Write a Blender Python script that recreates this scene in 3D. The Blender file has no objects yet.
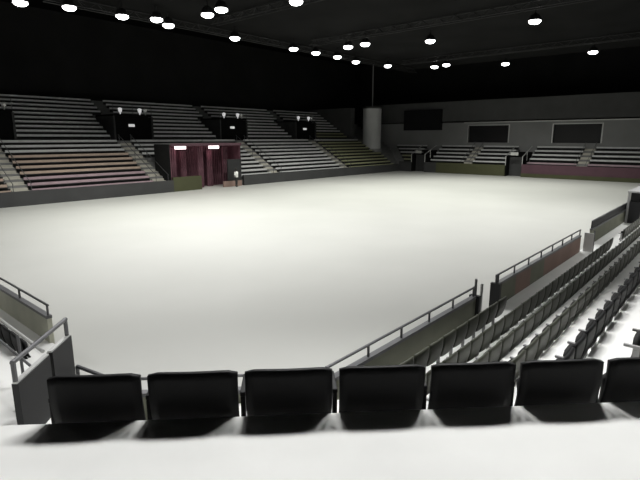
import bpy, bmesh, math, random
from mathutils import Vector, Matrix
random.seed(7)
S = bpy.context.scene
COL = S.collection
SQ = math.sqrt(.5)
H = 4.6                                   # eye height above the rink floor
ORD = ['', 'first', 'second', 'third', 'fourth', 'fifth', 'sixth', 'seventh', 'eighth', 'ninth', 'tenth']

# ------------------------------------------------------------------ materials
def mat(name, col, rough=.6, var=0., scale=4., bump=0., spec=.5, metal=0., emit=None, estr=0.):
    m = bpy.data.materials.new(name); m.use_nodes = True
    nt = m.node_tree; b = nt.nodes['Principled BSDF']
    b.inputs['Base Color'].default_value = (*col, 1)
    b.inputs['Roughness'].default_value = rough
    b.inputs['Metallic'].default_value = metal
    b.inputs['Specular IOR Level'].default_value = spec
    if emit:
        b.inputs['Emission Color'].default_value = (*emit, 1)
        b.inputs['Emission Strength'].default_value = estr
    if var or bump:
        tc = nt.nodes.new('ShaderNodeTexCoord'); nz = nt.nodes.new('ShaderNodeTexNoise')
        nz.inputs['Scale'].default_value = scale; nz.inputs['Detail'].default_value = 5
        nt.links.new(tc.outputs['Object'], nz.inputs['Vector'])
        if var:
            cr = nt.nodes.new('ShaderNodeValToRGB')
            cr.color_ramp.elements[0].position = .3; cr.color_ramp.elements[1].position = .7
            cr.color_ramp.elements[0].color = (*[c * (1 - var) for c in col], 1)
            cr.color_ramp.elements[1].color = (*[min(1, c * (1 + var)) for c in col], 1)
            nt.links.new(nz.outputs['Fac'], cr.inputs['Fac'])
            nt.links.new(cr.outputs['Color'], b.inputs['Base Color'])
        if bump:
            bp = nt.nodes.new('ShaderNodeBump'); bp.inputs['Strength'].default_value = bump
            bp.inputs['Distance'].default_value = .01
            nt.links.new(nz.outputs['Fac'], bp.inputs['Height'])
            nt.links.new(bp.outputs['Normal'], b.inputs['Normal'])
    return m

M = dict(
    floor=mat('rink_floor', (.42, .42, .398), .55, .03, .25, spec=.25),
    concrete=mat('pale_concrete', (.76, .76, .74), .8, .04, 1.5, .15, spec=.2),
    tread=mat('dark_tread', (.19, .19, .19), .85, .1, 1.5, spec=.2),
    stair=mat('stair_concrete', (.44, .42, .37), .85, .12, 2., spec=.2),
    black=mat('black_plastic', (.008, .008, .0085), .55, .12, 9., .05, spec=.18),
    seatfab=mat('seat_upholstery', (.018, .018, .018), .8, .15, 30., .1, spec=.2),
    seatmid=mat('olive_plastic', (.042, .044, .031), .5, .12, 9., spec=.35),
    metal=mat('painted_steel', (.11, .11, .115), .45, .1, 6., metal=.3),
    palemetal=mat('galvanised_steel', (.55, .55, .54), .4, .06, 8., metal=.5),
    parapet_lit=mat('olive_cladding_lightened', (.46, .46, .38), .75, .1, 1.2, spec=.2),  # olive cladding with light put into its colour, for the left barrier
    panel=mat('dark_panel', (.02, .02, .021), .6, .1, 2., spec=.3),
    parapet=mat('olive_cladding', (.17, .175, .135), .75, .1, 1.2, spec=.2),
    brownpan=mat('brown_cladding', (.24, .165, .14), .75, .1, 1.2, spec=.2),
    kerb=mat('grey_kerb', (.30, .30, .30), .7, .08, 3.),
    board=mat('rink_board', (.044, .044, .045), .6, .1, .8, spec=.3),
    boardolive=mat('rink_board_olive', (.06, .062, .03), .6, .1, .8, spec=.3),
    boardplum=mat('rink_board_plum', (.085, .042, .055), .6, .1, .8, spec=.3),
    bgrey_lit=mat('bench_grey_lightened', (.80, .80, .80), .6, .1, 2.),  # bench grey lightened in colour, in place of light on the upper tier
    bgrey=mat('bench_grey', (.60, .60, .60), .6, .1, 2.),
    bbrown=mat('bench_brown', (.46, .35, .285), .6, .1, 2.),
    bplum=mat('bench_plum', (.40, .29, .325), .6, .1, 2.),
    bolive=mat('bench_olive', (.36, .365, .22), .6, .1, 2.),
    bdark=mat('bench_dark', (.02, .02, .02), .7, .1, 2.),
    wall=mat('dark_wall', (.02, .02, .02), .9, .15, .3, spec=.1),
    roof=mat('black_roof', (.006, .006, .006), .95, .1, .3, spec=.05),
    ceil=mat('ceiling_dark', (.010, .010, .010), .95, .2, .4, spec=.05),
    pillar=mat('pillar_grey', (.60, .60, .60), .8, .06, .5, spec=.2),
    greywall=mat('grey_wall', (.23, .23, .23), .85, .06, .5, spec=.15),
    upwall=mat('upper_wall', (.085, .085, .085), .85, .1, .5, spec=.15),
    glass=mat('dark_glass', (.012, .012, .013), .25, spec=.4),
    hole=mat('portal_black', (.008, .008, .008), .95, spec=.05),
    curtain=mat('maroon_curtain', (.115, .055, .07), .85, .25, 1.6, spec=.15),
    truss=mat('truss_steel', (.007, .007, .007), .6, .1, 4., metal=.2),
    lens=mat('lamp_lens', (.9, .9, .9), .3, emit=(1, 1, .97), estr=14),
    lensred=mat('tunnel_lens', (.9, .8, .8), .3, emit=(1, .8, .82), estr=3.0),
    sign=mat('sign_face', (.8, .8, .8), .4, emit=(1, 1, 1), estr=.42),
    skin=mat('skin', (.45, .28, .2), .6), shirt=mat('white_shirt', (.8, .8, .78), .85),
    hair=mat('dark_hair', (.02, .015, .012), .7),
)
def curtain_folds():
    m = M['curtain']; nt = m.node_tree
    w = nt.nodes.new('ShaderNodeTexWave'); w.inputs['Scale'].default_value = 1.4; w.inputs['Distortion'].default_value = 2
    tc = nt.nodes.new('ShaderNodeTexCoord'); bp = nt.nodes.new('ShaderNodeBump')
    bp.inputs['Strength'].default_value = .8; bp.inputs['Distance'].default_value = .1
    nt.links.new(tc.outputs['Object'], w.inputs['Vector']); nt.links.new(w.outputs['Fac'], bp.inputs['Height'])
    nt.links.new(bp.outputs['Normal'], nt.nodes['Principled BSDF'].inputs['Normal'])
curtain_folds()

# ------------------------------------------------------------------ mesh builder
class MB:
    def __init__(s): s.v = []; s.f = []; s.smooth = False
    def add(s, vs, fs):
        o = len(s.v); s.v += [tuple(p) for p in vs]; s.f += [tuple(i + o for i in f) for f in fs]; return s
    def box(s, x0, x1, y0, y1, z0, z1):
        return s.add([(x, y, z) for z in (z0, z1) for y in (y0, y1) for x in (x0, x1)],
                     [(0, 2, 3, 1), (4, 5, 7, 6), (0, 1, 5, 4), (2, 6, 7, 3), (0, 4, 6, 2), (1, 3, 7, 5)])
    def prism(s, poly, z0, z1):                      # poly counter-clockwise in plan
        n = len(poly)
        return s.add([(x, y, z0) for x, y in poly] + [(x, y, z1) for x, y in poly],
                     [tuple(range(n))[::-1], tuple(range(n, 2 * n))] + [(i, (i + 1) % n, n + (i + 1) % n, n + i) for i in range(n)])
    def tube(s, a, b, r, n=8):
        a = Vector(a); b = Vector(b); d = (b - a).normalized()
        t = Vector((0, 0, 1)) if abs(d.z) < .9 else Vector((1, 0, 0))
        p = d.cross(t).normalized(); q = d.cross(p)
        ring = [(p * math.cos(2 * math.pi * i / n) + q * math.sin(2 * math.pi * i / n)) * r for i in range(n)]
        return s.add([a + w for w in ring] + [b + w for w in ring],
                     [tuple(range(n)), tuple(range(n, 2 * n))[::-1]] + [(i, n + i, n + (i + 1) % n, (i + 1) % n) for i in range(n)])
    def lathe(s, c, prof, n=12):                     # prof: (radius, z)
        vs = []; fs = []
        for r, z in prof:
            vs += [(c[0] + r * math.cos(2 * math.pi * i / n), c[1] + r * math.sin(2 * math.pi * i / n), c[2] + z) for i in range(n)]
        for k in range(len(prof) - 1):
            for i in range(n):
                j = (i + 1) % n; fs.append((k * n + i, k * n + j, (k + 1) * n + j, (k + 1) * n + i))
        fs.append(tuple(range(n))[::-1]); fs.append(tuple(range((len(prof) - 1) * n, len(prof) * n)))
        return s.add(vs, fs)
    def build(s, name, m, parent=None, loc=(0, 0, 0), rz=0, bevel=0, smooth=False):
        me = bpy.data.meshes.new(name); me.from_pydata(s.v, [], s.f); me.update()
        bm = bmesh.new(); bm.from_mesh(me); bmesh.ops.recalc_face_normals(bm, faces=bm.faces)
        if bevel:
            bmesh.ops.bevel(bm, geom=[e for e in bm.edges if len(e.link_faces) == 2 and e.calc_face_angle(0) > .6],
                            offset=bevel, segments=2, affect='EDGES', profile=.5)
        bm.to_mesh(me); bm.free()
        if smooth:
            for p in me.polygons: p.use_smooth = True
        me.materials.append(m)
        o = bpy.data.objects.new(name, me); COL.objects.link(o)
        o.location = loc; o.rotation_euler = (0, 0, rz)
        if parent: o.parent = parent
        return o

def tag(o, label, cat, group=None, kind=None):
    o['label'] = label; o['category'] = cat
    if group: o['group'] = group
    if kind: o['kind'] = kind
    return o
def thing(name, label, cat, loc=(0, 0, 0), rz=0, group=None):
    o = bpy.data.objects.new(name, None); COL.objects.link(o); o.location = loc; o.rotation_euler = (0, 0, rz)
    o.empty_display_size = .2
    return tag(o, label, cat, group)
def struct(mb, name, m, label=None):
    o = mb.build(name, m); o['kind'] = 'structure'
    if label: o['label'] = label
    return o
def kids(o): return [c for c in o.children]
def copy_tree(o, parent=None):
    c = o.copy(); COL.objects.link(c)
    if parent: c.parent = parent
    for ch in kids(o): copy_tree(ch, c)
    return c
def corner(l, f, z=0):                    # corner frame: l along the foreground row, f towards the rink
    return ((f + l) * SQ, (f - l) * SQ, z)
def cpoly(pts): return [corner(l, f)[:2] for l, f in pts]

# ------------------------------------------------------------------ setting
U1, V1, UN, VN = 60.0, 37.3, 3.35, 4.2    # far end wall, far long side, near end wall, near long side
struct(MB().box(-12, 76, -12, 56, -.3, 0), 'floor', M['floor'], 'white rink floor')
struct(MB().box(-3, 54, -3, 33.2, 12.75, 13), 'ceiling', M['ceil'], 'dark ceiling deck above the rink lamps')
struct(MB().box(-12, 76, -12, 56, 17, 17.3), 'ceiling.001', M['roof'], 'black roof over the stands')
struct(MB().box(-12, 76, 54, 54.4, 0, 17), 'wall_left', M['wall'])
struct(MB().box(-12, 76, -12.4, -12, 0, 17), 'wall_right', M['wall'])
struct(MB().box(-12.4, -12, -12, 56, 0, 17), 'wall_back', M['wall'])
struct(MB().box(73, 73.4, -12, 56, 0, 17), 'wall_far', M['wall'])

AIS = [11.7, 24.0, 36.3, 48.6]            # stair centres on the far long side
LROW, LD, LR = 10, .656, .376                # lower tier rows, depth, rise
def low_v(k): return V1 + .15 + LD * k
def low_z(k): return .55 + LR * k
TOPV, TOPZ = low_v(LROW), low_z(LROW)     # cross aisle 44.0, 4.31
UPV, UPZ, UROW, UD, UR = TOPV + 1.3, TOPZ + .1, 10, .66, .40
T0, T1, TH = 23.3, 31.0, 4.05             # red entrance: u from, u to, height
def stair_ok(u0, u1): pass

# far long side terrace: solid steps with the entrance left open
mb = MB()
for k in range(LROW + 1):
    v0 = low_v(k); v1 = low_v(k + 1) if k < LROW else UPV
    z = low_z(k); ue = U1 + (v0 - V1)
    mb.box(1, T0, v0, v1, 0, z); mb.box(T1, ue, v0, v1, 0, z)
    if k >= 4: mb.box(T0, T1, v0, v1, 0, z)
for k in range(UROW + 1):
    v0 = UPV + UD * k; v1 = v0 + UD if k < UROW else 54
    mb.box(1, 66, v0, v1, 0, UPZ + UR * k)
struct(mb, 'terrace_left', M['tread'], 'stepped concrete terrace of the far long side')
# end terrace
EROW, ED, ER = 6, .8, .47
def end_u(k): return U1 + .15 + ED * k
def end_z(k): return .75 + ER * k
GATES = [(20.2, 22.2), (33.3, 35.4)]
mb = MB()
EW = end_u(EROW)                          # wall at the back of the end terrace
spans = [(-11, GATES[0][0]), (GATES[0][1], GATES[1][0]), (GATES[1][1], None)]
for k in range(EROW):
    for a, b in spans:
        mb.box(end_u(k), end_u(k + 1), a, V1 + (end_u(k) - U1) if b is None else b, 0, end_z(k))
struct(mb, 'terrace_far', M['tread'], 'stepped concrete terrace of the far end')

# front boards of the far stands
mb = MB(); mb.box(1, T0, V1 - .12, V1 + .15, 0, 1.0); mb.box(T1 + .2, U1 + .1, V1 - .12, V1 + .15, 0, 1.0)
struct(mb, 'wall_front_left', M['board'], 'dark boards along the far long side')
mb = MB(); mb.box(U1 - .02, U1 + .15, 31.5, GATES[1][0], 0, 1.35); mb.box(U1 - .02, U1 + .15, GATES[1][1], V1, 0, 1.35)
struct(MB().box(U1 - .02, U1 + .15, GATES[0][1], 31.5, 0, 1.35), 'wall_front_far_olive', M['boardolive'], 'olive boards along the far end')
struct(mb, 'wall_front_far', M['board'], 'dark boards along the far end')
mb = MB(); mb.box(U1 - .02, U1 + .15, -11, GATES[0][0], 0.45, 1.5)
struct(mb, 'wall_front_far_plum', M['boardplum'], 'plum boards along the far end')
mb = MB(); mb.box(U1 - .1, U1 + .15, -11, GATES[0][0], 0, .45)
struct(mb, 'trim_far', M['boardolive'], 'olive kick plate under the plum boards')

# end wall above the terrace with its dark windows
mb = MB()
WINS = [(1.9, 7.4), (13.1, 18.4), (23.9, 29.4)]
wz0, wz1 = 4.0, 6.25
mb.box(EW, EW + .4, -12, 47, 0, wz0); mb.box(EW, EW + .4, -12, 47, wz1, 6.7)
e = [-12] + [x for w in WINS for x in w] + [47]
for i in range(0, len(e), 2): mb.box(EW, EW + .4, e[i], e[i + 1], wz0, wz1)
struct(mb, 'wall_end', M['greywall'], 'grey wall above the far end seating')
for i, (a, b) in enumerate(WINS):
    w = thing('window_%d' % (i + 1), '', 'window', (EW, (a + b) / 2, wz0)); del w['label']; del w['category']; w['kind'] = 'structure'
    h = (b - a) / 2
    MB().box(.25, .3, -h, h, 0, wz1 - wz0).build('pane', M['glass'], w)
    f = MB(); f.box(-.05, .1, -h - .12, -h, 0, wz1 - wz0); f.box(-.05, .1, h, h + .12, 0, wz1 - wz0)
    f.box(-.05, .1, -h - .12, h + .12, wz1 - wz0, wz1 - wz0 + .1); f.build('window_frame', M['palemetal'], w)
struct(MB().box(EW - .1, EW + 3, -12, 47, 6.9, 9.6), 'wall_end_upper', M['upwall'], 'dark upper wall of the far end')
struct(MB().box(EW - .35, EW, -12, 30, 6.62, 6.72), 'trim_end', M['palemetal'], 'pale rail along the top of the end wall')
struct(MB().box(EW - .5, EW, 33.4, 39.5, 5.7, 8.6), 'window_4', M['glass'], 'black projecting window box near the far corner')
struct(MB().box(59.0, 60.0, 45.4, 54, 4.4, 9), 'wall_corner', M['upwall'])

# gates in the end stand
for (a, b), lab in zip(GATES, ['dark gateway through the end stand under the windows', 'dark gateway through the end stand near the far corner']):
    g = thing('gateway', lab, 'gate', (U1, (a + b) / 2, 0), 0, 'gateways of the far end')
    h = (b - a) / 2
    MB().box(3.4, 3.6, -h, h, 0, 2.9).build('back_panel', M['hole'], g)
    MB().box(0.15, 3.4, -h, -h + .08, 0, 2.5).build('side_panel', M['hole'], g); MB().box(.15, 3.4, h - .08, h, 0, 2.5).build('side_panel', M['hole'], g)
    MB().box(1.2, 1.3, -h + .1, h - .1, 0, 2.3).build('door_leaf', M['board'], g)
    for sgn in (-1, 1):
        r = MB(); r.tube((.1, sgn * h, 2.4), (3.2, sgn * h, 3.6), .05); r.tube((.1, sgn * h, 1.3), (.1, sgn * h, 2.4), .05)
        r.tube((1.6, sgn * h, 1.9), (1.6, sgn * h, 3.0), .05); r.build('handrail', M['palemetal'], g)
    MB().box(.1, .18, -.45, .45, 2.55, 2.9).build('gate_sign', M['palemetal'], g)

# corner pillar and cable mast
p = thing('corner_pillar', 'tall rounded grey pillar in the far corner above the seats', 'pillar', (60.6, 42.6, low_z(6)))
MB().lathe((0, 0, 0), [(1.35, 0), (1.35, 6.0)], 24).build('shaft', M['pillar'], p, smooth=False)
MB().lathe((0, 0, 0), [(1.55, -.2), (1.55, .25)], 24).build('base', M['kerb'], p)
MB().lathe((0, 0, 0), [(1.45, 6.0), (1.45, 6.2)], 24).build('cap', M['upwall'], p)
c = thing('hanging_mast', 'thin grey mast rising from the corner pillar to the roof', 'mast', (60.6, 42.6, low_z(6) + 6.2))
MB().tube((0, 0, 0), (0, 0, 6.3), .08).build('tube', M['greywall'], c)
MB().lathe((0, 0, 0), [(.25, 0), (.2, .15)], 12).build('foot_plate', M['upwall'], c)

# ------------------------------------------------------------------ benches of the far stands
def bench(u0, u1, v, z, m, label, group, axis='u', cat='bench'):
    L = (u1 - u0) / 2
    if axis == 'u': t = thing('bench', label, cat, ((u0 + u1) / 2, v, z), 0, group)
    else: t = thing('bench', label, cat, (v, (u0 + u1) / 2, z), -math.pi / 2, group)
    MB().box(-L, L, .20, .59, .27, .31).build('seat_board', M['bdark'], t)
    MB().box(-L, L, .55, .60, .31, .50).build('backrest', m, t)
    MB().box(-L, L, .48, .54, 0, .27).build('riser_board', M['bdark'], t)
    return t
def mcol(sec, k):
    if sec == 0: return 'bbrown' if 0 <= k <= 7 else 'bgrey'
    if sec == 1: return 'bplum' if k in (0, 1, 2) else 'bbrown' if k in (3, 4, 5, 6) else 'bgrey'
    if sec == 4: return 'bolive' if k <= 8 else 'bgrey'
    return 'bgrey'
CN = dict(bgrey='grey', bgrey_lit='grey', bbrown='brown', bplum='plum', bolive='olive')
W = .65
LS = [(2, AIS[0] - W, 'beyond the leftmost stairs'), (AIS[0] + W, T0 - 1.45, 'left of the maroon entrance'),
      (T1 + .3, AIS[2] - W, 'just right of maroon entrance'), (AIS[2] + W, AIS[3] - W, 'middle of the long side'),
      (AIS[3] + W, None, 'next to the far corner')]
for s, (a, b, ph) in enumerate(LS):
    for k in range(LROW):
        bb = b if b else (59.6 + .15 * k if k < 5 else 58.9)
        mm = mcol(s, k)
        bench(a, bb, low_v(k), low_z(k), M[mm], '%s bench, %s row up, lower tier, %s' % (CN[mm], ORD[k + 1], ph), 'benches of the lower tier, long side')
for k in range(6, LROW):                     # the rows that pass over the maroon entrance
    bench(T0 - .1, T1 + .2, low_v(k), low_z(k), M['bgrey'], 'grey bench, %s row up, lower tier, above the maroon entrance' % ORD[k + 1], 'benches of the lower tier, long side')
PW = 1.95
US = [(AIS[0], AIS[1], 'between first and second portals'), (AIS[1], AIS[2], 'between second and third portals'),
      (AIS[2], AIS[3], 'between third and fourth portals'), (AIS[3], 58.7, 'right of the fourth portal')]
for s, (a, b, ph) in enumerate(US):
    for k in range(UROW):
        lo = k < 6
        aa = a + (PW + .5 if lo else W); bb = b - (PW - .15 if lo else W) if s < 3 else b
        mm = 'bolive' if s == 3 and k < 2 else 'bgrey_lit'
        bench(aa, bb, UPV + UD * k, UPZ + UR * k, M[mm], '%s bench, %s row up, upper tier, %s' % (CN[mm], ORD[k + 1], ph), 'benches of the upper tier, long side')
ESTAIR = [14.0, 27.6]
ES = [(-2, ESTAIR[0] - .6, 'right of the right-hand stairs'), (ESTAIR[0] + .6, GATES[0][0] - .15, 'right of the middle gateway'),
      (GATES[0][1] + .15, ESTAIR[1] - .6, 'left of the middle gateway'), (ESTAIR[1] + .6, GATES[1][0] - .15, 'right of the corner gateway'),
      (GATES[1][1] + .15, None, 'left of the corner gateway')]
for s, (a, b, ph) in enumerate(ES):
    for k in range(EROW):
        bb = b if b else V1 + (end_u(k) - U1) - .8
        mm = 'bplum' if s < 2 and k < 2 else 'bolive' if s == 4 and k in (1, 2) else 'bgrey'
        bench(a, bb, end_u(k), end_z(k), M[mm], '%s bench, %s row up, far end, %s' % (CN[mm], ORD[k + 1], ph), 'benches of the far end', 'v')

# ------------------------------------------------------------------ stairs of the far stands
def stairs(c, rows, vf, zf, depth, rise, label, axis='u', w=1.1):
    t = thing('aisle_stairs', label, 'stairs', (c, vf, 0) if axis == 'u' else (vf, c, 0), 0 if axis == 'u' else -math.pi / 2, 'stair flights of the far stands')
    a = MB()
    for k in range(rows):
        a.box(-w / 2, w / 2, depth * k, depth * (k + 1), zf + rise * k, zf + rise * k + .04)
        a.box(-w / 2, w / 2, depth * k + depth * .45, depth * (k + 1), zf + rise * k + .04, zf + rise * k + rise * .52)
    a.build('step_blocks', M['stair'], t)
    for sx in (-1, 1):
        r = MB()
        r.tube((sx * w * .52, .2, zf + .9), (sx * w * .52, depth * rows - .2, zf + .9 + rise * (rows - .8)), .025)
        for k in (0, rows // 2, rows - 1): r.tube((sx * w * .52, depth * k + .3, zf + rise * k), (sx * w * .52, depth * k + .3, zf + rise * k + 1.0), .025)
        r.build('handrail', M['metal'], t)
    return t
for c, l in zip(AIS, ['pale stair flight at the far left edge of the long side', 'pale stair flight just left of the maroon entrance',
                      'pale stair flight right of the maroon entrance', 'pale stair flight nearest the far corner, long side']):
    if abs(c - AIS[1]) < .1: 
        # this flight leans against the entrance: stops above it
        stairs(T0 - .75, LROW, low_v(0), low_z(0), LD, LR, l)
        continue
    stairs(c, LROW, low_v(0), low_z(0), LD, LR, l)
stairs(ESTAIR[0], EROW, end_u(0), end_z(0), ED, ER, 'pale stair flight of the far end, right of the two', 'v')
stairs(ESTAIR[1], EROW, end_u(0), end_z(0), ED, ER, 'pale stair flight of the far end, left of the two', 'v')

# ------------------------------------------------------------------ portals of the upper tier
for c, l in zip(AIS, ['dark portal box at the left edge of the long side', 'dark portal box above and left of the maroon entrance',
                      'dark portal box above and right of the maroon entrance', 'dark portal box nearest the far corner']):
    t = thing('portal', l, 'portal', (c + .35, UPV, TOPZ), 0, 'portals of the upper tier')
    d = 3.6; hh = 2.5
    MB().box(-PW, PW, -.02, .06, .05, hh - .18).build('opening', M['hole'], t)
    MB().box(-PW, PW, -.1, d, hh - .15, hh).build('lintel', M['hole'], t)
    for sx in (-1, 1): MB().box(sx * PW - .08, sx * PW + .08, -.15, d, .03, hh - .16).build('side_wall', M['board'], t)
    MB().box(-.55, .05, -.16, -.1, 1.35, 1.6).build('sign_box', M['sign'], t)
    for x in (-1.1, .9, 1.5):
        q = MB().lathe((x, .25, hh), [(.05, 0), (.06, .2), (.16, .26), (.2, .55), (.1, .62)], 10).build('lantern', M['sign'] if x != 1.5 else M['palemetal'], t)
    r = MB(); r.tube((-PW, -.05, hh + .9), (PW, -.05, hh + .9), .025)
    for x in (-PW, 0, PW): r.tube((x, -.05, hh), (x, -.05, hh + .9), .025)
    r.build('guard_rail', M['metal'], t)

# ------------------------------------------------------------------ maroon entrance
t = thing('entrance_tunnel', 'maroon curtained entrance opening onto the rink floor', 'entrance', ((T0 + T1) / 2, V1, 0))
hw = (T1 - T0) / 2
MB().box(-hw, hw, 2.5, 2.6, 0, TH).build('back_curtain', M['curtain'], t)
for sx in (-1, 1):
    MB().box(sx * hw + sx * .06 - .02, sx * hw + sx * .06 + .02, .16, 2.6, 0, TH).build('outer_board', M['wall'], t)
    MB().box(sx * hw - .05, sx * hw + .05, .16, 2.5, 0, TH - .02).build('side_curtain', M['curtain'], t)
MB().box(-hw, hw, .0, 2.6, TH - .02, TH + .1).build('ceiling_panel', M['tread'], t)
MB().box(-hw, hw, -.1, .0, TH - .15, TH + .1).build('fascia', M['boardplum'], t)
for i in range(5):
    x = -hw + .9 + i * 1.45
    MB().box(x - .3, x + .3, 1.2 + (i % 2) * .6, 1.35 + (i % 2) * .6, 0, TH - .3 - .3 * (i % 2)).build('curtain_leg', M['curtain'], t)
for x, l in ((-2.6, 0), (1.0, 0)):
    q = MB().box(x - .45, x + .45, .3, .7, TH - .42, TH - .06).build('tunnel_lamp', M['lensred'], t)
MB().box(-hw, -hw + 2.9, -.1, .1, 0, 1.25).build('low_door', M['boardolive'], t)
MB().box(hw - 1.75, hw - .1, -.1, .05, 0.55, 2.6).build('door_leaf', M['panel'], t)
MB().box(hw - 2.3, hw - .1, -.12, .05, 0, .55).build('door_kick_plate', M['brownpan'], t)
for x in (-2.4, 1.2):
    L_ = bpy.data.lights.new('tunnel_light', 'POINT'); L_.energy = 15; L_.color = (1, .62, .66); L_.shadow_soft_size = .3
    lo = bpy.data.objects.new('tunnel_light', L_); COL.objects.link(lo); lo.location = ((T0 + T1) / 2 + x, V1 + 1.2, TH - .8)

# person standing at the entrance
def person(loc, rz):
    me = bpy.data.meshes.new('body')
    V = [(0, 0, .95), (0, 0, 1.18), (0, 0, 1.40), (0, 0, 1.50), (0, -.02, 1.60), (0, -.02, 1.71),
         (-.18, 0, 1.40), (-.24, .02, 1.14), (-.25, -.06, .90), (.18, 0, 1.40), (.24, .02, 1.14), (.25, -.06, .90),
         (-.09, 0, .88), (-.10, -.01, .48), (-.11, .02, .08), (-.12, -.13, .04), (.09, 0, .88), (.10, -.01, .48), (.11, .02, .08), (.12, -.13, .04),
         (-.25, -.08, .80), (.25, -.08, .80)]
    E = [(0, 1), (1, 2), (2, 3), (3, 4), (4, 5), (2, 6), (6, 7), (7, 8), (8, 20), (2, 9), (9, 10), (10, 11), (11, 21), (0, 12), (12, 13), (13, 14), (14, 15), (0, 16), (16, 17), (17, 18), (18, 19)]
    R = [.15, .14, .15, .06, .09, .08, .07, .05, .035, .07, .05, .035, .10, .07, .05, .035, .10, .07, .05, .035, .03, .03]
    me.from_pydata(V, E, [])
    me.materials.append(M['bdark'])
    o = bpy.data.objects.new('person', me); COL.objects.link(o); o.location = loc; o.rotation_euler = (0, 0, rz)
    mo = o.modifiers.new('skin', 'SKIN')
    if not me.skin_vertices: me.attributes  # layer is made with the modifier
    sl = me.skin_vertices[0].data if me.skin_vertices else None
    if sl:
        for i, r in enumerate(R): sl[i].radius = (r, r * .85)
        sl[0].use_root = True
    o.modifiers.new('sub', 'SUBSURF').levels = 1; o.modifiers[-1].render_levels = 2
    tag(o, 'person in a white top standing at the maroon entrance', 'person')
    MB().lathe((0, 0, 0), [(.17, .92), (.185, 1.0), (.18, 1.2), (.20, 1.38), (.12, 1.47), (.08, 1.5)], 14).build('white_top', M['shirt'], o, smooth=True)
    for s in (-1, 1): MB().tube((s * .18, 0, 1.42), (s * .245, .01, 1.12), .075, 10).build('sleeve', M['shirt'], o)
    MB().lathe((0, .01, 0), [(.098, 1.64), (.105, 1.72), (.07, 1.80), (.02, 1.82)], 12).build('hair', M['hair'], o, smooth=True)
    return o
person((29.7, V1 - .75, 0), math.radians(20))

# ------------------------------------------------------------------ near stands: terraces
NROW, ND, NR = 9, .65, .40
def nv(k): return 3.04 - ND * k            # back edge of row k (k = 0 stands on the walkway)
def nz(k): return .5 + NR * k
mb = MB()
def ustart(v):                             # where the long stand meets the corner rows
    return 1.5 + max(0., v) * .35
for k in range(NROW):
    vf = VN if k == 0 else nv(k - 1); vb = nv(k)
    a = [4.9, 4.6, 4.2, 3.8, 3.4, 3.0, 2.7, 2.6, 2.6][k]
    mb.box(a, 62 if k == 0 else 59, vb, vf, 0, nz(k))
mb.box(4.75, 60, 3.04, 3.54, .45, .56)
struct(mb, 'terrace_right', M['concrete'], 'pale stepped terrace of the near long side')
# corner: the tread the camera stands on, and the steps down to the rink
FE, OZ = 2.58, 3.0
mb = MB()
mb.prism(cpoly([(-7, -3), (3.2, -3), (2.9, FE), (-7, FE)]), 0, OZ)
struct(mb, 'terrace_corner', M['concrete'], 'white tread in the foreground')
mb = MB()
RT = [2.45, 2.1, 1.75, 1.4, 1.1, .6]
for k in range(1, 6):
    f0 = FE + .65 * (k - 1); f1 = FE + .65 * k if k < 5 else 6.3
    l1 = RT[k - 1]
    mb.prism(cpoly([(-1.75, f0), (l1, f0), (l1, f1), (-1.75, f1)]), 0, max(.5, OZ - .42 * k))
struct(mb, 'terrace_corner_lower', M['concrete'], 'steps below the foreground row')
mb = MB()
mb.prism(cpoly([(-9.5, FE), (-1.76, FE), (-1.76, 5.2), (-3.15, 5.2), (-3.15, 6.3), (-9.5, 6.3)]), 0, .9)
mb.box(-12, 2.42, 7.2, 20, 0, .885)
mb.box(2.42, UN, 9.2, 20, 0, .5)
struct(mb, 'terrace_near_end', M['concrete'], 'white landing left of the foreground row')

# ------------------------------------------------------------------ barriers with rails
def barrier(name, pts, z0, zt, rail_h, n_posts, label, cladding, group=None, infill=None, thick=.09, end_post=None):
    """pts: two plan points; the wall faces the rink on one side and the walkway on the other"""
    a, b = Vector((*pts[0], 0)), Vector((*pts[1], 0)); L = (b - a).length
    ang = math.atan2((b - a).y, (b - a).x)
    t = thing(name, label, 'barrier', (a.x, a.y, 0), ang, group)
    x = 0; i = 0
    segs = cladding if isinstance(cladding, list) else [(L, cladding)]
    for x1, mm in segs:
        MB().box(x, x1, -thick / 2, thick / 2, 0, zt - .06).build('wall_panel', M[mm], t); x = x1
    MB().box(0, L, -thick / 2 - .01, thick / 2 + .01, zt - .06, zt).build('kerb_cap', M['metal'], t)
    MB().tube((0, 0, zt + rail_h), (L, 0, zt + rail_h), .024).build('top_rail', M['metal'], t)
    for i in range(n_posts):
        xx = .05 + (L - .1) * i / (n_posts - 1)
        MB().tube((xx, 0, zt), (xx, 0, zt + rail_h), .022).build('post', M['metal'], t)
    if infill:
        MB().box(0, L, -.02, .02, zt + .02, zt + rail_h - .03).build('infill_panel', M[infill], t)
    return t
barrier('rink_barrier', [(4.95, VN), (10.1, VN)], .5, 1.12, .2, 6, 'low barrier with thin rail, right stand, nearest stretch', 'parapet', 'barriers of the right stand')
barrier('rink_barrier', [(11.45, VN), (19.3, VN)], .5, 1.12, .2, 8, 'low barrier with brown patches, right stand, middle stretch',
        [(1.2, 'parapet'), (2.4, 'brownpan'), (3.6, 'parapet'), (7.85, 'brownpan')], 'barriers of the right stand')
barrier('rink_barrier', [(21.0, VN), (58, VN)], .5, 1.12, .3, 24, 'low barrier with dark infill, right stand, farthest stretch', 'parapet', 'barriers of the right stand', 'panel')
p0 = corner(-2.5, 6.4)[:2]; p1 = corner(.33, 6.4)[:2]
barrier('rink_barrier', [p0, p1], .5, 1.08, .2, 4, 'low barrier with rail straight ahead behind the foreground seats', 'parapet')
t = thing('rail_return', 'short rail end left of the foreground barrier', 'rail', (*corner(-3.15, 6.85)[:2], 0))
q = Vector(corner(-2.55, 6.45)) - Vector(corner(-3.15, 6.85))
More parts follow.
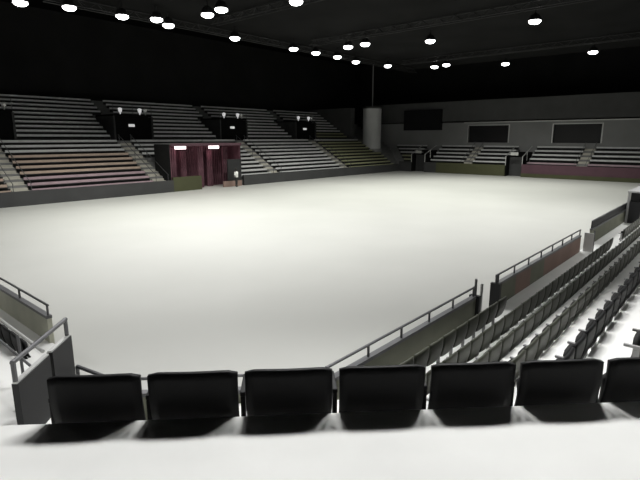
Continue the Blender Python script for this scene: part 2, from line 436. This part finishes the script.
MB().tube((0, 0, 1.28), (q.x, q.y, 1.28), .028).build('top_rail', M['metal'], t)
MB().tube((0, 0, 0), (0, 0, 1.28), .028).build('post', M['metal'], t)
barrier('rink_barrier', [(UN, 20), (UN, 10.2)], .5, 1.08, .22, 7, 'low barrier with rail in front of the left seats', 'parapet_lit')
# gate posts beside the opening
for (u, zz, l) in ((10.16, 1.5, 'tall dark gate post at the near side of the gate gap'), (11.38, 1.34, 'dark gate post at the far side of the gate gap')):
    t = thing('gate_post', l, 'post', (u, VN, 0), 0, 'gate posts')
    MB().box(-.05, .05, -.12, .12, 0, 1.12).build('post_panel', M['panel'], t)
    MB().tube((0, 0, 1.12), (0, 0, zz), .03).build('upright', M['metal'], t)
t = thing('gate_post', 'slim pale post in the barrier gap beside the dark one', 'post', (10.38, VN - .05, 0), 0, 'gate posts')
MB().tube((0, 0, .5), (0, 0, 1.35), .035).build('upright', M['palemetal'], t)
MB().lathe((0, 0, .5), [(.09, 0), (.09, .03)], 10).build('foot_plate', M['palemetal'], t)
t = thing('gate_leaf', 'pale open gate leaf in the farther barrier gap', 'gate', (19.5, VN, 0))
MB().box(0, .05, -.42, -.1, .5, 1.2).build('leaf_panel', M['palemetal'], t)
MB().tube((.025, -.42, .5), (.025, -.42, 1.3), .025).build('hinge_post', M['metal'], t)
# control booth on the right walkway
t = thing('control_booth', 'dark booth with pale frame on the right-hand barrier', 'booth', (27.6, VN, 0))
MB().box(0, 4, -.75, -.12, .5, 1.55).build('counter', M['panel'], t)
MB().box(.15, 3.9, -.70, -.2, 1.55, 2.0).build('monitor_hood', M['glass'], t)
f = MB(); f.box(-.04, .06, -.2, -.1, .5, 2.0); f.box(-.04, .06, -.8, -.7, .5, 2.0); f.box(-.06, 4, -.82, -.08, 2.0, 2.07); f.build('frame', M['kerb'], t)

# side wall panels and handrails left of the foreground row
def panelwall(l, f0, f1, z0, z1, label):
    a = Vector(corner(l, f0)); 
    t = thing('side_panel', label, 'panel', (a.x, a.y, z0), math.pi / 4, 'dark panels left of the foreground seats')
    L = f1 - f0
    MB().box(0, L, -.04, .04, 0, z1 - z0).build('board', M['panel'], t)
    MB().box(0, L, -.028, .028, z1 - z0, z1 - z0 + .025).build('edge_strip', M['palemetal'], t)
    return t
PL = -3.27
panelwall(PL, 5.5, 6.28, .9, 1.73, 'dark panel left of foreground seats, nearer of the two')
panelwall(PL, 6.36, 6.95, .5, 1.73, 'dark panel left of foreground seats, farther of the two')
a = Vector(corner(PL, 5.5)); 
t = thing('handrail', 'dark handrail above the two dark panels', 'handrail', (a.x, a.y, .9), math.pi / 4)
MB().tube((0, 0, 1.1), (1.42, 0, 1.1), .03).build('top_rail', M['metal'], t)
for x in (0.02, 1.4): MB().tube((x, 0, .858), (x, 0, 1.12), .03).build('post', M['metal'], t)
t = thing('handrail', 'pale handrail running behind the left seats', 'handrail', (2.12, 6.85, .9), math.pi / 2)
MB().tube((0, 0, .86), (8, .0, .86), .025).build('top_rail', M['palemetal'], t)
MB().tube((0, 0, .45), (8, .0, .45), .02).build('mid_rail', M['metal'], t)
for x in (1.0, 3.5, 6, 8): MB().tube((x, 0, 0), (x, 0, .86), .022).build('post', M['metal'], t)

# ------------------------------------------------------------------ tip-up seats
def shell(w0, w1, y0, y1, z0, z1, th, cx=.0, rnd=.06, bow=.03, nx=10, nz=8):
    """curved back shell between heights z0..z1, leaning from y0 to y1, rounded top corners"""
    mb_ = MB(); vs = []; fs = []
    for side in (0, 1):
        for j in range(nz + 1):
            tj = j / nz; z = z0 + (z1 - z0) * tj; w = w0 + (w1 - w0) * tj
            for i in range(nx + 1):
                ti = -1 + 2 * i / nx
                x = w * ti
                zz = z
                if abs(ti) > .7 and tj > .6: zz -= rnd * ((abs(ti) - .7) / .3) ** 2 * ((tj - .6) / .4)
                if abs(ti) > .7 and tj < .25: zz += rnd * .8 * ((abs(ti) - .7) / .3) ** 2 * ((.25 - tj) / .25)
                y = y0 + (y1 - y0) * tj - bow * (1 - ti * ti) - .025 * math.sin(tj * math.pi)
                vs.append((cx + x, y - (th if side else 0), zz))
    n = (nx + 1) * (nz + 1)
    for j in range(nz):
        for i in range(nx):
            a = j * (nx + 1) + i; b = a + 1; c_ = b + nx + 1; d = c_ - 1
            fs += [(a, d, c_, b), (n + a, n + b, n + c_, n + d)]
    rim = [j * (nx + 1) for j in range(nz + 1)], [j * (nx + 1) + nx for j in range(nz + 1)], list(range(nx + 1)), [nz * (nx + 1) + i for i in range(nx + 1)]
    for r in rim:
        for p_, q_ in zip(r, r[1:]): fs.append((p_, q_, n + q_, n + p_))
    return mb_.add(vs, fs)
def seat(label, group, mback, pitch, loc, rz, fill=.462, arm_len=.24, std='metal'):
    """local frame: sitter faces +y; origin on the seat's own tread below the edge of the tread behind"""
    t = thing('tip_up_seat', label, 'seat', loc, rz, group)
    hw = pitch * fill
    shell(hw * .985, hw, .10, .035, .27, .695, .03, rnd=.016, bow=.014).build('backrest', mback, t, smooth=True)
    shell(hw * .80, hw * .86, .165, .135, .25, .56, .045, rnd=.05, bow=-.008, nx=6, nz=5).build('seat_pan', M['seatfab'], t, smooth=True)
    arm = MB(); x = -pitch / 2
    arm.box(x - .016, x + .016, .06, .06 + arm_len, .50, .53); arm.box(x - .014, x + .014, .06, .12, .3, .50)
    arm.build('armrest', M['black' if std == 'metal' else std], t, bevel=.006)
    leg = MB(); leg.box(x - .018, x + .018, .07, .12, 0, .3); leg.box(x - .018, x + .018, .03, .2, 0, .02); leg.tube((x + .018, .10, .3), (x + pitch - .03, .10, .3), .016)
    leg.build('support', M[std], t)
    return t
# foreground row, standing on the step below the white tread
PITCH = .556
ZF = OZ - .42
fore = ['black seat back, leftmost of the foreground row, beside the dark panel', 'black seat back, second from left in the foreground row',
        'black seat back, third from left in the foreground row', 'black seat back, fourth from left in the foreground row',
        'black seat back, third from right in the foreground row', 'black seat back, second from right in the foreground row',
        'black seat back, cut by the right edge, foreground row']
L0 = -1.117
f0 = None
for i, lab in enumerate(fore):
    loc = corner(L0 + PITCH * i, FE + .02, ZF)
    if f0 is None: f0 = seat(lab, 'foreground seats', M['black'], PITCH, loc, -math.pi / 4)
    else:
        c_ = copy_tree(f0); c_.location = loc; c_['label'] = lab
# right stand
P2 = .5
proto = {}
def ordinal(n): return '%d%s' % (n, 'th' if 10 <= n % 100 <= 20 else {1: 'st', 2: 'nd', 3: 'rd'}.get(n % 10, 'th'))
ROWN = ['short front', 'second', 'third', 'fourth', 'fifth', 'sixth']
RV = [3.54, 3.04, nv(1), nv(2), nv(3), nv(4)]; RZ = [.5, .56, nz(1), nz(2), nz(3), nz(4)]
RNG = [(4.9, 10.6), (4.9, 25.5), (5.0, 21.5), (5.0, 16.5), (5.0, 12.0), (5.3, 9.0)]
for k, (a, b) in enumerate(RNG):
    n = 0; u = a + .25
    while u < b:
        if not (k == 1 and (18.9 < u < 21.0)):
            n += 1
            key = 'mid' if k < 4 else 'dark'
            lab = 'dark tip-up seat, %s from the near end, %s row of right stand' % (ordinal(n), ROWN[k])
            loc = (u, RV[k] + .02, RZ[k])
            if key not in proto: proto[key] = seat(lab, 'tip-up seats of the right stand', M['seatmid'] if key == 'mid' else M['black'], P2, loc, 0, .455, .14, 'kerb')
            else:
                c_ = copy_tree(proto[key]); c_.location = loc; c_['label'] = lab
        u += P2
# left seats: face the near end of the rink (+u)
n = 0; v = 9.3; first = None
while v < 14:
    n += 1; lab = 'dark tip-up seat at left edge, %s from the dark panels' % ordinal(n)
    loc = (2.46, v, .5)
    c_ = copy_tree(proto['dark']); c_.location = loc; c_.rotation_euler = (0, 0, -math.pi / 2); c_['label'] = lab; c_['group'] = 'seats at the left edge'
    v += P2

# ------------------------------------------------------------------ lamps
def lamp(u, v, label, P, size=115, col=(1, 1, .965), aim=None, soft=.22):
    t = thing('rink_lamp', label, 'lamp', (u, v, 12), 0, 'ceiling lamps over the rink')
    MB().lathe((0, 0, 0), [(.14, .36), (.28, .28), (.40, .05), (.42, -.05), (.36, -.05)], 14).build('housing', M['truss'], t)
    MB().lathe((0, 0, 0), [(.36, -.05), (.37, -.12), (.26, -.22), (.1, -.26)], 14).build('lens', M['lens'], t, smooth=True)
    b = MB(); b.tube((0, 0, .36), (0, 0, .72), .04); b.box(-.2, .2, -.05, .05, .34, .40); b.build('bracket', M['truss'], t)
    L_ = bpy.data.lights.new('rink_light', 'SPOT'); L_.energy = P; L_.color = col; L_.spot_size = math.radians(size); L_.spot_blend = .9; L_.shadow_soft_size = soft
    lo = bpy.data.objects.new('rink_light', L_); COL.objects.link(lo); lo.location = (u, v, 11.6)
    if aim:
        d = Vector(aim) - lo.location; lo.rotation_euler = d.to_track_quat('-Z', 'Y').to_euler()
LP = [(10.8, 31.4, 'at the top left corner'), (13, 30.4, 'second from left in the long back line'), (16, 30.1, 'third from left in the long back line'),
      (17.8, 29.2, 'left one of the close pair in the back line'), (19.2, 30.1, 'right one of the close pair in the back line'),
      (24.8, 30.1, 'alone below the top left cluster'), (30.9, 29.9, 'left one of two midway along the back line'), (33.6, 29.8, 'right one of two midway along the back line'),
      (36.5, 29.7, 'small, left of the bright one at picture centre'), (40, 30.2, 'bright, lowest of the centre cluster'), (44.3, 29.3, 'far, right end of the back line'),
      (19.2, 25.8, 'lower left one of the top left cluster'), (19.0, 24.2, 'upper right one of the top left cluster'),
      (33.2, 25.9, 'dim one of the upper pair at the centre'), (33.1, 24.1, 'bright one of the upper pair at the centre'),
      (35.4, 19.6, 'alone right of the centre cluster'), (48.1, 26.0, 'left one of the small far pair'), (47.6, 24.4, 'right one of the small far pair'),
      (50.9, 19.6, 'far, small, right of the far pair'), (34.0, 11.4, 'large and bright at upper right'), (49.1, 11.3, 'near the right edge above the end stand'), (20.7, 19.8, 'cut by the top edge at the centre')]
for u, v, l in LP:
    lamp(u, v, 'round white ceiling lamp, ' + l, 3600 if (v < 20 and u > 33) else 930 if v > 28 else 1450, 150, (.985, 1, .93))
# lamps over the near half of the rink and over the near stands, the last pair added as unseen fill
for u, v, l in ((9.6, 3.3, 'right one'), (8.2, 4.7, 'middle one'), (6.8, 6.1, 'left one')):
    lamp(u, v, 'round ceiling lamp aimed at the stands above the near corner, ' + l, 2350, 100, (1, 1, .99), (2.5, 1.5, 3), .7)
for u, v, l in [(19, 11.4, 'near end of the third line'), (10, 11.5, 'over the near corner of the rink'), (8, 18, 'over the near end of the rink'),
                (15, 20, 'over the near half, centre'), (12, 26, 'over the near half, far side'), (27, 9, 'over the near long side, middle'), (31.5, 4.5, 'over the near long side, far')]:
    lamp(u, v, 'round white ceiling lamp out of the picture, ' + l, 2450, 140, (1, 1, .99))
lamp(24, -3, 'unseen added fill lamp above the right stand', 1500, 110, (1, 1, .97), (19, 4, 0))  # added out-of-view lamp, brightens the inner face of the right barrier
lamp(-1.5, 16, 'unseen added fill lamp above the left seats', 900, 90, (1, 1, .97), (4, 14, 0))  # added out-of-view lamp, brightens the inner face of the left barrier

# lighting trusses
def truss(a, b, z, label):
    a = Vector(a); b = Vector(b); L = (b - a).length; ang = math.atan2((b - a).y, (b - a).x)
    t = thing('lighting_truss', label, 'truss', (a.x, a.y, z), ang, 'lighting trusses under the ceiling')
    c_ = MB()
    for y, zz in ((-.25, 0), (.25, 0), (0, .42)): c_.tube((0, y, zz), (L, y, zz), .035, 6)
    c_.build('chords', M['truss'], t)
    w = MB(); n = int(L / 1.2)
    for i in range(n):
        x0 = L * i / n; x1 = L * (i + .5) / n; x2 = L * (i + 1) / n
        for y in (-.25, .25):
            w.tube((x0, y, 0), (x1, 0, .42), .018, 5); w.tube((x1, 0, .42), (x2, y, 0), .018, 5)
    w.build('web_bars', M['truss'], t)
    for i in range(5):
        x = .3 + (L - .6) * i / 4
        MB().tube((x, 0, .44), (x, 0, .525), .03).build('hanger', M['truss'], t)
    return t
truss((12, 31.2, 0), (53, 31.2, 0), 12.22, 'long dark truss carrying the back line of lamps')
for u, l in ((22.0, 'nearest of the three cross trusses'), (32.0, 'middle one of the three cross trusses'), (46.4, 'farthest of the three cross trusses')):
    truss((u, 3, 0), (u, 28.9, 0), 12.22, 'dark cross truss, ' + l)

# ------------------------------------------------------------------ world, camera, view
w = bpy.data.worlds.new('world'); S.world = w; w.use_nodes = True
w.node_tree.nodes['Background'].inputs['Color'].default_value = (.01, .01, .01, 1)
cam = bpy.data.cameras.new('camera'); cam.sensor_fit = 'HORIZONTAL'; cam.sensor_width = 36; cam.lens = 36 * 482 / 640
cam.clip_start = .05; cam.clip_end = 300
co = bpy.data.objects.new('camera', cam); COL.objects.link(co); co.location = (0, 0, H)
yaw = math.radians(41.1); pit = math.atan((240 - 138) / 482)
co.rotation_euler = (math.pi / 2 - pit, 0, yaw - math.pi / 2)
S.camera = co
vs = S.view_settings; S.display_settings.display_device = 'sRGB'
vs.view_transform = 'Standard'; vs.look = 'None'; vs.gamma = 1; vs.use_curve_mapping = False; vs.exposure = 0
